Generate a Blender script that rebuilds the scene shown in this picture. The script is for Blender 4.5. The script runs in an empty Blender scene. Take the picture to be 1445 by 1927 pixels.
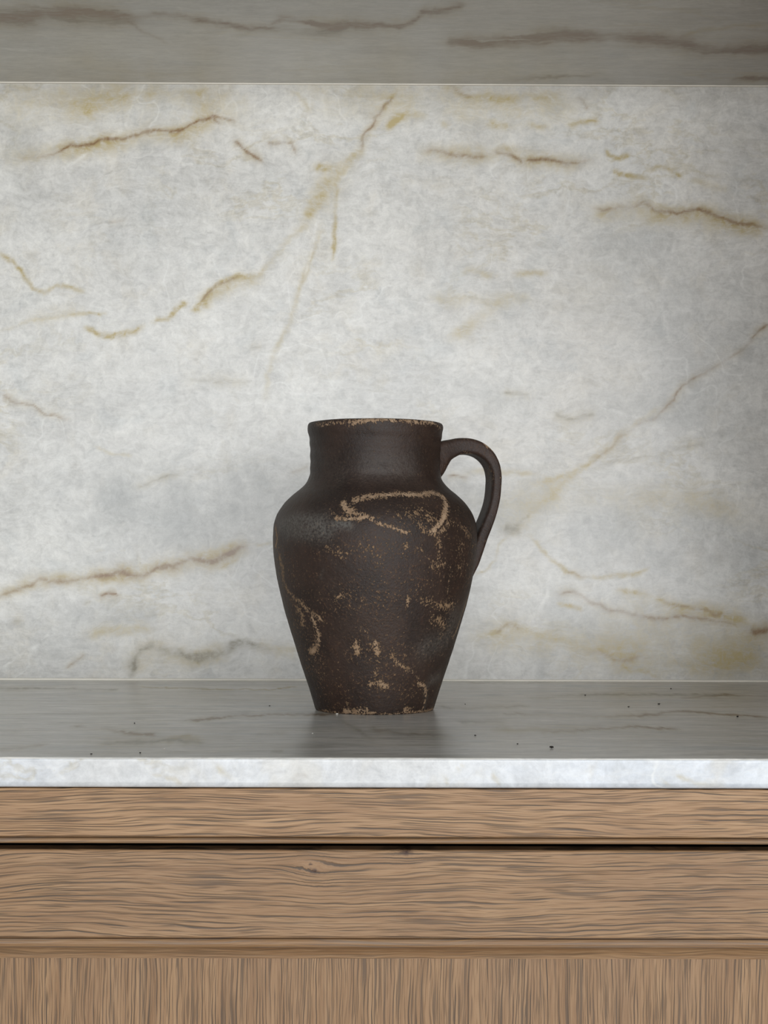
import bpy, bmesh, math, random
import numpy as np
from mathutils import Vector

# ---------------------------------------------------------------- camera, light, exposure
SC = bpy.context.scene
COL = SC.collection
cam_data = bpy.data.cameras.new('camera')
cam = bpy.data.objects.new('camera', cam_data)
COL.objects.link(cam)
cam.location = (0, 0, 1.0392)
cam.rotation_euler = (math.pi / 2, -0.0032, -0.0063)
cam_data.sensor_fit = 'AUTO'
cam_data.sensor_width = 36
cam_data.lens = 3300 / 1927 * 36
cam_data.shift_x = -21 / 1927
cam_data.shift_y = 66.5 / 1927
cam_data.clip_start = 0.02
SC.camera = cam

SC.view_settings.view_transform = 'Standard'
SC.view_settings.look = 'None'
SC.view_settings.gamma = 1
SC.view_settings.use_curve_mapping = False
SC.view_settings.exposure = 0.0

world = bpy.data.worlds.new('room_light')
SC.world = world
world.use_nodes = True
world.node_tree.nodes['Background'].inputs[0].default_value = (0.92, 0.97, 1.0, 1)
world.node_tree.nodes['Background'].inputs[1].default_value = 0.20


def area_light(name, loc, target, sx, sy, power, color):
    d = bpy.data.lights.new(name, 'AREA')
    d.shape = 'RECTANGLE'
    d.size, d.size_y, d.energy, d.color = sx, sy, power, color
    o = bpy.data.objects.new(name, d)
    COL.objects.link(o)
    o.location = loc
    o.rotation_euler = (Vector(target) - Vector(loc)).to_track_quat('-Z', 'Y').to_euler()
    return o


# daylight through the wide glazed doors of the room, across from the niche and a little to its right
area_light('window_light', (1.2, -5.0, 1.12), (0.05, 1.8, 1.15), 6.2, 2.1, 400, (0.965, 0.985, 1.0))

# ---------------------------------------------------------------- key sizes (metres)
TOP_Z, SLAB_Z = 0.9, 0.8800          # worktop surface and its underside
SOF_Z = 1.5225                       # underside of the upper slab
WALL_Y, EDGE_Y = 1.83, 1.1595        # backsplash face, front edge of the worktop
SOF_Y = 1.535                        # front edge of the upper slab
HALF = 1.25                          # half length of the run
FACE_Y = 1.1615                      # face of the oak fronts

# veins: flat list of slab coordinates in mm, width in mm, strength, tint (c: grey stone cloud, partly painted shade)
WALL_VEINS=[
([-377,1441,-346,1448,-330,1455,-308,1458,-283,1464,-264,1468,-247,1474,-225,1472,-208,1476,-189,1483,-179,1487,-159,1483],2.2,0.8,'b'),
([-390,1442,-330,1451,-263,1464,-219,1468,-180,1482],12.2,0.35,'o'),
([-180,1486,-174,1480],1.9,0.6,'b'),
([-377,1441,-352,1443],3.3,0.4,'o'),
([-158,1464,-144,1453,-126,1442],2.2,0.6,'b'),
([-124,1460,-111,1460,-100,1459,-95,1450],2.2,0.6,'b'),
([7,1506,-3,1499,-10,1491,-17,1480,-22,1469,-24,1455],2.2,0.8,'b'),
([-24,1455,-33,1445,-47,1438,-64,1434,-74,1434],5.0,0.75,'o'),
([-33,1445,-47,1430,-64,1413,-72,1397,-86,1380],7.2,0.5,'o'),
([-47,1430,-51,1399,-52,1377,-53,1341],2.8,0.6,'o'),
([-42,1444,-58,1410,-69,1388],16.6,0.3,'o'),
([-97,1514,-86,1502,-79,1491,-75,1502],3.3,0.45,'o'),
([-214,1514,-189,1512],4.4,0.5,'o'),
([-319,1495,-299,1501,-269,1509,-236,1515],12.2,0.42,'o'),
([-402,1498,-335,1506,-236,1509,-153,1501],25.0,0.28,'o'),
([-81,1510,-14,1508,97,1500,208,1500],25.0,0.28,'o'),
([-2,1499,5,1508,11,1515],3.9,0.5,'o'),
([-2,1477,11,1487,25,1491,41,1489],4.4,0.55,'o'),
([58,1519,69,1515,80,1510,97,1509,130,1507,152,1508,186,1511],5.5,0.5,'o'),
([68,1518,76,1512,91,1510],2.2,0.5,'b'),
([200,1509,207,1503,212,1495],2.2,0.4,'b'),
([108,1482,130,1478],4.4,0.5,'o'),
([152,1479,169,1477],3.9,0.5,'o'),
([189,1478,202,1482,225,1483],3.3,0.5,'o'),
([58,1482,72,1480],3.9,0.5,'o'),
([44,1451,64,1451,83,1449,105,1447],3.3,0.5,'b'),
([114,1451,128,1450,136,1446,144,1442],2.8,0.55,'b'),
([147,1446,169,1444,191,1439,216,1443],2.8,0.6,'b'),
([42,1450,125,1448,219,1442],11.1,0.25,'o'),
([230,1453,233,1447,241,1447,254,1451],2.8,0.75,'o'),
([239,1433,250,1428,274,1427],2.8,0.8,'o'),
([278,1435,289,1436,300,1433,311,1428],2.8,0.65,'o'),
([319,1423,358,1414],4.4,0.35,'o'),
([213,1395,236,1393,261,1394,268,1398,278,1393,297,1391,325,1392,344,1387,369,1381,400,1376],2.8,0.62,'b'),
([214,1389,280,1388,336,1384,400,1373],12.2,0.4,'o'),
([-401,1344,-387,1337,-379,1327,-375,1318,-365,1307,-354,1306,-343,1311,-332,1308,-313,1307],2.8,0.55,'o'),
([-291,1379,-270,1381],2.2,0.3,'b'),
([-401,1265,-376,1271,-348,1278,-318,1282,-290,1283],2.2,0.5,'o'),
([-368,1271,-346,1282,-318,1285],7.8,0.25,'o'),
([-312,1265,-299,1260,-282,1259,-260,1263,-253,1270],3.3,0.65,'o'),
([-241,1274,-224,1278,-213,1291,-205,1296],3.3,0.65,'o'),
([-199,1288,-188,1296,-182,1307,-169,1316,-152,1320,-130,1324],3.3,0.65,'o'),
([-191,1296,-184,1305,-174,1313,-149,1320],1.7,0.4,'b'),
([-191,1292,-180,1302,-158,1313,-130,1321],8.9,0.3,'o'),
([-130,1320,-119,1338,-100,1358,-80,1377],4.4,0.3,'o'),
([-66,1373,-75,1349,-86,1316,-94,1294,-99,1274,-110,1249,-122,1222,-126,1197],3.9,0.28,'o'),
([-207,1215,-190,1214,-157,1212,-141,1212],2.8,0.4,'g'),
([-141,1247,-127,1247],2.2,0.3,'g'),
([-398,1197,-384,1189,-367,1185,-351,1178,-331,1173],1.9,0.42,'b'),
([400,1274,389,1265,382,1256],2.2,0.5,'b'),
([382,1254,342,1229,320,1212,281,1173,253,1159,231,1143,217,1129],2.2,0.4,'b'),
([281,1182,231,1143,212,1128,198,1117,179,1109,156,1105],3.9,0.5,'o'),
([215,1123,242,1129,303,1140,337,1149],2.2,0.3,'g'),
([198,1117,176,1095,159,1079,145,1062,132,1050],4.4,0.4,'o'),
([179,1109,154,1078,132,1051],19.4,0.25,'o'),
([126,1059,145,1056],8.9,0.55,'g'),
([154,1073,140,1062,133,1054],2.8,0.5,'g'),
([127,1048,118,1040,115,1026,107,1016,94,1008],1.7,0.5,'o'),
([154,1051,171,1031,190,1015,209,1010,237,1011,259,1012,275,1017],2.8,0.65,'o'),
([190,1015,215,1010],2.2,0.4,'b'),
([182,990,201,994,215,984,237,973,265,969,287,965,315,968,343,965,368,961],2.8,0.62,'b'),
([246,997,273,990,298,983,326,976,360,969,379,964],3.3,0.6,'o'),
([293,985,332,975,360,969],2.2,0.4,'b'),
([182,981,207,975],2.8,0.5,'o'),
([254,990,321,974,376,964],12.2,0.35,'o'),
([383,953,401,955],3.9,0.8,'b'),
([101,948,121,954,132,962,140,954,160,948,187,943,215,934,237,929,265,926],3.9,0.6,'o'),
([118,952,131,961,141,953],2.2,0.5,'b'),
([101,948,154,948,215,932,282,923,401,918],17.7,0.4,'o'),
([226,937,265,946,321,935,401,935],27.7,0.3,'o'),
([237,926,260,911,288,906],2.8,0.5,'o'),
([210,932,243,923,282,926],2.8,0.4,'b'),
([64,1113,88,1113],1.9,0.5,'b'),
([81,1121,120,1119,159,1117],4.4,0.3,'o'),
([-400,987,-383,993,-372,999,-359,1004,-350,1000,-328,1002,-303,1008,-278,1011,-251,1008,-237,1015,-218,1017,-204,1025,-179,1024,-157,1033,-143,1039],3.6,0.95,'b'),
([-400,987,-372,999,-350,1001,-303,1008,-251,1010,-204,1023,-146,1039],7.2,0.5,'o'),
([-170,1018,-151,1028],2.8,0.4,'o'),
([-136,1042,-115,1043],2.2,0.55,'o'),
([-258,1100,-243,1108,-229,1112,-215,1117],2.2,0.55,'g'),
([-298,987,-277,990],2.8,0.6,'b'),
([-314,981,-308,983],1.7,0.5,'g'),
([-387,959,-380,961],1.7,0.7,'g'),
([-331,910,-320,919,-311,925],1.7,0.5,'b'),
([-265,906,-260,922,-253,930,-242,936,-228,932,-206,925,-195,923,-167,927,-154,936,-145,938,-120,932],5.5,0.85,'g'),
([-262,916,-239,932,-201,922,-162,928],12.2,0.5,'o'),
([-134,936,-90,931],7.8,0.4,'o'),
([-311,947,-273,950,-245,955],5.5,0.3,'o'),
([-97,1119,-79,1123],2.2,0.5,'b'),
([-400,912,-367,932,-339,955],2.2,0.6,'w'),
([-363,1415,-341,1430,-310,1448],2.2,0.6,'w'),
([223,1190,262,1175,277,1178],2.8,0.8,'w'),
([162,973,171,995,176,1018],1.7,0.6,'w'),
([-69,1385,-77,1349,-84,1322],1.7,0.7,'w'),
([-401,1266,-368,1274,-312,1282],1.7,0.6,'w'),
([-285,1464,-273,1479,-258,1515],2.2,0.5,'w'),
([298,1257,289,1301,303,1368],2.8,0.35,'w'),
([170,1278,178,1323,186,1373],2.8,0.35,'w'),
([248,1129,281,1146,401,1185],2.2,0.3,'w'),
([-301,1143,-284,1135,-264,1133],2.2,0.35,'o'),
([70,1256,120,1295,153,1300],7.8,0.3,'o'),
([53,1300,125,1295],7.8,0.28,'o'),
([136,1323,167,1325],3.9,0.35,'o'),
([81,1328,114,1322],5.0,0.3,'o'),
([98,1084,209,1095,320,1090,401,1071],16.6,0.2,'o'),
([176,1178,198,1173,220,1179],2.8,0.4,'g'),
([126,1199,153,1201],2.2,0.45,'g'),
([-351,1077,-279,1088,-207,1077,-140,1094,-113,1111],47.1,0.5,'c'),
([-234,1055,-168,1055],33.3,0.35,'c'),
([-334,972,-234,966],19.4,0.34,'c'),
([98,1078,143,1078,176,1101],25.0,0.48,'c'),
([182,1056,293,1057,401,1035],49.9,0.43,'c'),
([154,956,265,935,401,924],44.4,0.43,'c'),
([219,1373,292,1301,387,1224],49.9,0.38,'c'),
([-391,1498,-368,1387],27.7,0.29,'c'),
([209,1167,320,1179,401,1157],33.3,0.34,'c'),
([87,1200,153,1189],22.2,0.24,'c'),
]
SOFFIT_VEINS=[
([-374,1614,-354,1611,-322,1597,-296,1590,-277,1590,-258,1593,-236,1604,-227,1610],4.6,0.9,'b'),
([-362,1604,-324,1605,-289,1603,-232,1612],7.7,0.6,'g'),
([-317,1575,-300,1581,-262,1587,-242,1580,-235,1599],1.5,0.6,'g'),
([-237,1609,-214,1605,-201,1597,-187,1600,-171,1614,-150,1622,-129,1633,-107,1634,-95,1608,-86,1608,-62,1622,-32,1625,-2,1624],2.5,0.95,'b'),
([-207,1602,-169,1614,-136,1633,-112,1638],3.1,0.48,'g'),
([-112,1636,-83,1649,-53,1642,-2,1631],3.1,0.6,'g'),
([-238,1615,-229,1645,-219,1662,-210,1681],1.3,0.6,'b'),
([-62,1624,-37,1628,-2,1626,17,1619,24,1611,33,1591,40,1582],2.0,0.84,'b'),
([-2,1628,14,1624],3.6,0.6,'g'),
([33,1585,47,1575,68,1567],2.5,0.84,'b'),
([40,1582,62,1577,67,1569],2.0,0.72,'g'),
([61,1657,63,1678,63,1689],4.1,0.6,'g'),
([62,1681,78,1674,104,1675,129,1670,140,1657,157,1650,182,1651,208,1654,234,1663,260,1664,276,1674],3.6,0.9,'g'),
([63,1678,104,1675,138,1663,183,1653,234,1663,277,1676,312,1702,343,1700,369,1690,395,1683],4.1,0.66,'b'),
([62,1681,104,1675,138,1664,183,1655,234,1664,276,1674],5.6,0.7,'b'),
([276,1674,311,1699,342,1696,369,1689,395,1683],5.6,0.6,'b'),
([276,1674,295,1695,328,1704,347,1694,369,1689,395,1683],4.1,0.95,'g'),
([358,1804,393,1801,423,1799],2.0,0.9,'b'),
([283,1653,303,1626,353,1618],2.5,0.36,'o'),
([123,1806,172,1799,219,1784],1.5,0.48,'g'),
([-374,1703,-339,1708,-317,1699],1.5,0.3,'w'),
]
TOP_VEINS=[
([-386,1720,-376,1720,-281,1711,-258,1699],0.9,0.68,'g'),
([-240,1738,-178,1721,-125,1709,-86,1750],0.9,0.81,'o'),
([-242,1353,-209,1326,-169,1290],0.9,0.68,'b'),
([-159,1409,-119,1446,-72,1461,-36,1457],0.9,0.68,'b'),
([-225,1236,-178,1244,-145,1255,-127,1232],1.3,0.68,'g'),
([-265,1197,-249,1210,-235,1229],0.9,0.54,'b'),
([-156,1255,-144,1280,-130,1238],2.6,0.54,'o'),
([-95,1299,-72,1311],0.9,0.54,'b'),
([-76,1188,-69,1191],0.7,0.68,'g'),
([137,1621,190,1658,292,1667,345,1651],1.0,0.81,'g'),
([102,1470,188,1445,263,1498,316,1439,331,1440],0.9,0.74,'b'),
([119,1315,168,1355,198,1364,229,1353],0.7,0.81,'b'),
([46,1532,82,1523,130,1545],0.9,0.54,'g'),
([276,1631,332,1663,369,1646],0.7,0.54,'b'),
([84,1329,138,1346,166,1371],2.6,0.54,'o'),
([59,1402,96,1386],1.7,0.47,'g'),
([86,1804,131,1813,185,1807],0.7,0.54,'g'),
([-9,1351,15,1313,50,1295],1.3,0.47,'g'),
([-56,1529,-8,1276],0.9,0.27,'g'),
]
GRIT=[(-0.1956,1.3784),(-0.1952,1.1736),(-0.1635,1.1803),(-0.0997,1.5331),(0.0677,1.2953),(0.0949,1.2401),(0.1168,1.2176),(0.2834,1.7295),(0.245,1.5588),(0.2917,1.443),(0.19,1.6521),(0.0722,1.5537),(0.2143,1.532)]
CRUMBS=[(-0.0387,1.4569),(-0.1505,1.2054),(-0.0529,1.3072)]
WEAR=[
([-58,241,-30,242,-2,243,24,243,46,243,72,242],1.8,0.8,'t'),
([-22,242,-2,243,13,243],2.7,0.55,'t'),
([24,243,57,243],2.3,0.6,'t'),
([-12,177,-5,180,5,181,16,182,31,183,44,184,51,182,49,175,43,165,38,158,32,152],3.7,0.95,'t'),
([-19,176,-16,172,-13,168],4.6,1,'t'),
([-13,174,-5,180],3.2,0.7,'t'),
([50,181,48,172,42,163],3.7,0.5,'t'),
([-22,162,-11,162,-4,163,0,159,5,158,12,155,17,151],2.3,0.85,'t'),
([-13,168,-4,165,-1,162],2.7,0.7,'t'),
([-1,163,10,156,18,150],3.7,0.35,'t'),
([25,159,30,152,39,152,45,159],4.1,0.6,'t'),
([48,159,57,155,65,148],3.7,0.45,'t'),
([-27,169,-22,164],2.3,0.5,'t'),
([5,166,9,167],3.2,0.4,'t'),
([16,165,30,168,34,159],7.3,0.4,'t'),
([-65,159,-50,161,-32,159,-28,152],9.1,0.9,'g'),
([-57,152,-38,150],8.2,0.6,'g'),
([-21,158,-14,157],4.6,0.9,'g'),
([-75,157,-71,148,-74,141],2.7,0.75,'t'),
([-68,132,-65,121,-68,108],3.2,0.55,'t'),
([-67,112,-61,102,-53,95,-45,86,-35,79],3.2,0.55,'t'),
([-55,88,-52,79,-55,75],3.7,0.5,'t'),
([-43,80,-40,69,-41,59,-48,53,-53,51],3.7,0.72,'t'),
([-40,64,-45,54],4.1,0.6,'t'),
([36,149,37,139,38,128,34,125],4.1,0.5,'t'),
([46,124,48,113,48,102],2.7,0.55,'t'),
([34,126,42,126],4.1,0.5,'t'),
([17,141,18,137],2.7,0.5,'t'),
([25,144,27,135],4.6,0.35,'t'),
([53,148,57,126,50,113],7.3,0.3,'t'),
([-12,61,-12,54],4.1,0.65,'t'),
([1,61,2,53],4.1,0.78,'t'),
([19,98,20,91],2.7,0.65,'t'),
([-22,98,-19,100],2.7,0.6,'t'),
([-9,74,-5,70],4.1,0.4,'t'),
([32,94,45,91,55,91],5.5,0.45,'t'),
([40,80,52,73,50,68],6.4,0.42,'t'),
([30,81,31,78],1.8,0.8,'r'),
([13,50,18,43,30,37,40,28],3.2,0.55,'t'),
([1,38,1,33],2.7,0.55,'t'),
([-4,25,5,27,11,24],4.6,0.65,'t'),
([37,27,47,24,52,14,53,4],2.7,0.75,'t'),
([48,23,56,5],4.1,0.4,'g'),
([53,28,65,29],6.4,0.5,'g'),
([38,56,59,63,62,81],12.8,0.45,'g'),
([81,99,76,87,74,74,70,63],2.7,0.65,'t'),
([74,90,72,65],5.5,0.6,'g'),
([-28,3,-7,4],4.1,0.8,'t'),
([29,3,38,3],3.2,0.7,'t'),
([-72,1,-34,1,8,1,58,1,80,1],1.8,0.8,'t'),
([-24,6,-25,10],1.8,0.5,'t'),
([-4,139,-1,126],16.0,0.12,'t'),
([-47,130,-25,130,-4,135,29,131,58,135],18.3,0.2,'r'),
([-64,103,-31,64,-30,20],20.5,0.22,'r'),
([11,118,31,100],22.8,0.16,'r'),
([-7,205,31,206],13.7,0.25,'g'),
([-58,215,-30,196],13.7,0.12,'g'),
([63,139,57,104],8.2,0.4,'r'),
([-54,5,-2,11],13.7,0.2,'r'),
([-26,139,-19,133],4.6,0.4,'t'),
([-29,119,-31,113],1.8,0.2,'g'),
([-62,243,-40,243.5,-20,244],2.6,.62,'t'),([-22,244,-2,244.3,16,244.2],3.6,.95,'t'),([25,244,40,244,60,243.6],3.6,.9,'t'),([16,244,30,244],2.6,.55,'t'),
]
EDGE_VEINS = [([-226,896,-216,888,-205,882],.7,.5,'w'),([-188,896,-192,888],.6,.7,'w'),([-246,892,-235,889,-228,883],.6,.6,'w'),([-164,897,-158,893,-148,890],.6,.6,'w'),([-152,889,-138,886,-134,882],.9,.5,'o'),([-140,892,-128,894],1,.35,'g'),([-54,896,-62,888,-66,882],.8,.9,'w'),([-50,889,-60,886],1.2,.4,'b'),([-88,893,-92,884],.6,.6,'w'),([-80,892,-74,884],.6,.5,'w'),([22,897,26,888,28,882],.5,.8,'w'),([62,896,66,888,74,883],.7,.8,'w'),([52,896,48,890],1.6,.45,'o'),([72,890,75,882],1.6,.45,'o'),([40,888,42,882],1.2,.4,'o'),([196,890,206,885,214,884],1.8,.4,'o'),([182,888,190,882],1.6,.3,'o'),([-180,893,-176,884],.6,.5,'w'),([120,896,130,886],.6,.4,'w'),([-110,893,-100,886],2,.25,'o')]
KNOTS = [(-.0458, .8243, .0026), (.0156, .8372, .0034), (-.0478, .8290, .0012)]


# ---------------------------------------------------------------- numpy noise and vein fields
RNG = np.random.RandomState(7)
LAT = RNG.rand(256, 256)


def vnoise(x, y, s=0):
    x = x + s * 17.31; y = y + s * 9.77
    xi = np.floor(x).astype(int); yi = np.floor(y).astype(int)
    fx = x - xi; fy = y - yi
    fx = fx * fx * (3 - 2 * fx); fy = fy * fy * (3 - 2 * fy)
    a = LAT[xi % 256, yi % 256]; b = LAT[(xi + 1) % 256, yi % 256]
    c = LAT[xi % 256, (yi + 1) % 256]; d = LAT[(xi + 1) % 256, (yi + 1) % 256]
    return (a * (1 - fx) + b * fx) * (1 - fy) + (c * (1 - fx) + d * fx) * fy - 0.5


def fbm(x, y, s=0, o=4):
    t = 0; a = 1
    for k in range(o):
        t = t + a * vnoise(x * 2 ** k, y * 2 ** k, s + k * 3)
        a *= 0.5
    return t


def polyline_d2(u, v, pts):
    """squared distance to a polyline, and how far along it (0..1)"""
    best = np.full(u.shape, 1e9); along = np.zeros(u.shape)
    n = len(pts) - 1
    for k in range(n):
        ax, ay = pts[k]; bx, by = pts[k + 1]
        dx, dy = bx - ax, by - ay
        l2 = max(dx * dx + dy * dy, 1e-9)
        t = np.clip(((u - ax) * dx + (v - ay) * dy) / l2, 0, 1)
        d = (u - ax - t * dx) ** 2 + (v - ay - t * dy) ** 2
        m = d < best
        best[m] = d[m]; along[m] = ((k + t) / n)[m]
    return best, along


def vein_fields(u, v, veins, squash, warp=2.2, freq=0.05, fat=0.5, gain=1.0):
    """u, v in mm on the slab; returns the strength of each tint of vein in the stone; c is partly painted shade"""
    out = {k: np.zeros(u.shape) for k in 'bogwc'}
    w = v / squash
    un = u + warp * fbm(u * freq, w * freq, 1) * 2.2 + 1.5 * fbm(u * .25, w * .25, 9, 3)
    wn = w + warp * fbm(u * freq, w * freq, 5) * 2.2 + 1.5 * fbm(u * .25, w * .25, 13, 3)
    brk = 0.75 + 1.1 * fbm(u * .03, w * .03, 21, 4)
    for flat, wid, k, tint in veins:
        pts = [(flat[i], flat[i + 1] / squash) for i in range(0, len(flat), 2)]
        xs = [p[0] for p in pts]; ys = [p[1] for p in pts]
        pad = wid * 4 + 8
        m = (un > min(xs) - pad) & (un < max(xs) + pad) & (wn > min(ys) - pad) & (wn < max(ys) + pad)
        if not m.any():
            continue
        d2, t = polyline_d2(un[m], wn[m], pts)
        end = np.clip(np.minimum(t, 1 - t) * 8 + 0.35, 0, 1)
        g = (k if tint in 'cw' else k * gain) * end * np.clip(brk[m], 0.25, 1.25)
        if tint in 'bg' and wid < 5:
            val = g * (0.72 * np.exp(-d2 / (fat * wid) ** 2) + 0.38 * np.exp(-d2 / (1.4 * wid) ** 2))
            out['o'][m] = np.maximum(out['o'][m], 0.5 * g * np.exp(-d2 / (2.6 * wid) ** 2))
        else:
            val = g * 1.5 * np.exp(-d2 / (0.85 * wid) ** 2)
        if squash > 1 and tint in 'bg':                 # drawn out into thin strands on these two slabs
            val = val * np.clip(1.3 + 1.9 * fbm(un[m] * .018, wn[m] * .42, 31, 3), .12, 1.7)
        out[tint][m] = 1 - (1 - out[tint][m]) * (1 - np.clip(val, 0, 0.97))
    return out


def extra_veins(seed, y0, y1, lean):
    """the veins go on along the slab beyond the stretch in view"""
    r = random.Random(seed); vs = []
    for side in (-1, 1):
        for k in range(9):
            x = side * r.uniform(430, 1000); y = r.uniform(y0, y1); pts = []
            for q in range(6):
                pts += [round(x), round(y)]
                x += side * r.uniform(25, 55); y += r.uniform(-12, 14) * lean
            vs.append((pts, r.uniform(2, 6), r.uniform(.35, .7), r.choice('boog')))
    return vs


# ---------------------------------------------------------------- mesh helpers
def link(name, me, mats, parent=None, smooth=False):
    o = bpy.data.objects.new(name, me)
    COL.objects.link(o)
    for m in (mats if isinstance(mats, list) else [mats]):
        me.materials.append(m)
    if smooth:
        me.polygons.foreach_set('use_smooth', [True] * len(me.polygons))
    if parent:
        o.parent = parent
    return o


def tag(o, label=None, cat=None, group=None, kind=None):
    for k, v in (('label', label), ('category', cat), ('group', group), ('kind', kind)):
        if v:
            o[k] = v
    return o


def grid_mesh(name, P, attrs=None, extra_v=(), extra_f=(), flip=False, wrap=False):
    """P: (rows, cols, 3) vertex grid"""
    r, c, _ = P.shape
    idx = np.arange(r * c).reshape(r, c)
    nxt = np.roll(idx, -1, axis=1) if wrap else idx[:, 1:]
    cur = idx if wrap else idx[:, :-1]
    q = np.stack([cur[:-1], nxt[:-1], nxt[1:], cur[1:]], -1).reshape(-1, 4)
    if flip:
        q = q[:, ::-1]
    verts = np.concatenate([P.reshape(-1, 3), np.array(extra_v, float).reshape(-1, 3)])
    me = bpy.data.meshes.new(name)
    nf = len(q)
    loops = q.reshape(-1).tolist(); starts = (np.arange(nf) * 4).tolist()
    for f in extra_f:
        starts.append(len(loops)); loops += [r * c + i if i >= 0 else -i - 1 for i in f]
    me.vertices.add(len(verts)); me.vertices.foreach_set('co', verts.ravel())
    me.loops.add(len(loops)); me.loops.foreach_set('vertex_index', loops)
    me.polygons.add(len(starts)); me.polygons.foreach_set('loop_start', starts)
    me.update(calc_edges=True)
    me.validate()
    for k, a in (attrs or {}).items():
        at = me.attributes.new(k, 'FLOAT', 'POINT')
        full = np.zeros(len(verts)); full[:r * c] = a.ravel()
        at.data.foreach_set('value', full.astype(np.float32))
    return me


def box_mesh(name, x0, x1, y0, y1, z0, z1, bev=0.0015, seg=2):
    bm = bmesh.new()
    bmesh.ops.create_cube(bm, size=1)
    for v in bm.verts:
        v.co = Vector(((x0 + x1) / 2 + v.co.x * (x1 - x0), (y0 + y1) / 2 + v.co.y * (y1 - y0), (z0 + z1) / 2 + v.co.z * (z1 - z0)))
    if bev:
        bmesh.ops.bevel(bm, geom=bm.edges[:], offset=bev, segments=seg, profile=0.5, affect='EDGES')
    me = bpy.data.meshes.new(name); bm.to_mesh(me); bm.free()
    return me


def sweep_mesh(name, prof, x0, x1):
    """closed (y, z) profile swept along x"""
    n = len(prof)
    v = [(x, y, z) for x in (x0, x1) for y, z in prof]
    f = [(i, (i + 1) % n, n + (i + 1) % n, n + i) for i in range(n)]
    f += [tuple(range(n))[::-1], tuple(range(n, 2 * n))]
    bm = bmesh.new()
    vs = [bm.verts.new(p) for p in v]
    for q in f:
        bm.faces.new([vs[i] for i in q])
    bmesh.ops.recalc_face_normals(bm, faces=bm.faces[:])
    me = bpy.data.meshes.new(name); bm.to_mesh(me); bm.free()
    return me


def xs_dense(fine, coarse, lim):
    a = np.arange(-lim, lim + fine / 2, fine)
    n = int((HALF - lim) / coarse)
    return np.concatenate([np.linspace(-HALF, -lim, n + 1)[:-1], a, np.linspace(a[-1], HALF, n + 1)[1:]])


# ---------------------------------------------------------------- materials
class NT:
    def __init__(self, name):
        self.m = bpy.data.materials.new(name); self.m.use_nodes = True
        self.t = self.m.node_tree; self.b = self.t.nodes['Principled BSDF']

    def n(self, kind, **kw):
        x = self.t.nodes.new(kind)
        for k, v in kw.items():
            setattr(x, k, v)
        return x

    def put(self, sock, v):
        if hasattr(v, 'is_output') or isinstance(v, bpy.types.NodeSocket):
            self.t.links.new(v, sock)
        else:
            sock.default_value = v

    def math(self, op, a, b=0.0, c=None, clamp=False):
        x = self.n('ShaderNodeMath', operation=op, use_clamp=clamp)
        self.put(x.inputs[0], a); self.put(x.inputs[1], b)
        if c is not None:
            self.put(x.inputs[2], c)
        return x.outputs[0]

    def vmath(self, op, a, b=(0, 0, 0), s=None):
        x = self.n('ShaderNodeVectorMath', operation=op)
        self.put(x.inputs[0], a); self.put(x.inputs[1], b)
        if s is not None:
            self.put(x.inputs['Scale'], s)
        return x.outputs['Value'] if op in ('LENGTH', 'DOT_PRODUCT', 'DISTANCE') else x.outputs['Vector']

    def noise(self, vec, scale, detail=4, rough=.55, dist=0.0, w=None, color=False):
        x = self.n('ShaderNodeTexNoise', noise_dimensions='4D' if w is not None else '3D')
        self.put(x.inputs['Vector'], vec); x.inputs['Scale'].default_value = scale
        x.inputs['Detail'].default_value = detail; x.inputs['Roughness'].default_value = rough
        x.inputs['Distortion'].default_value = dist
        if w is not None:
            x.inputs['W'].default_value = w
        return x.outputs['Color' if color else 'Fac']

    def remap(self, v, a, b, c=0.0, d=1.0, smooth=False):
        x = self.n('ShaderNodeMapRange', interpolation_type='SMOOTHSTEP' if smooth else 'LINEAR')
        self.put(x.inputs[0], v)
        for i, q in zip((1, 2, 3, 4), (a, b, c, d)):
            self.put(x.inputs[i], q)
        return x.outputs[0]

    def mix(self, f, a, b, mode='MIX'):
        x = self.n('ShaderNodeMix', data_type='RGBA', blend_type=mode)
        self.put(x.inputs[0], f)
        for i, v in ((6, a), (7, b)):
            self.put(x.inputs[i], (*v, 1) if isinstance(v, tuple) and len(v) == 3 else v)
        return x.outputs[2]

    def attr(self, name):
        return self.n('ShaderNodeAttribute', attribute_name=name).outputs['Fac']

    def coord(self, which='Object'):
        return self.n('ShaderNodeTexCoord').outputs[which]

    def bump(self, h, strength, dist):
        x = self.n('ShaderNodeBump')
        x.inputs['Strength'].default_value = strength; x.inputs['Distance'].default_value = dist
        self.put(x.inputs['Height'], h)
        self.put(self.b.inputs['Normal'], x.outputs[0])

    def finish(self, color, rough, spec=0.5):
        self.put(self.b.inputs['Base Color'], color)
        self.put(self.b.inputs['Roughness'], rough)
        self.put(self.b.inputs['Specular IOR Level'], spec)
        return self.m


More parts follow.
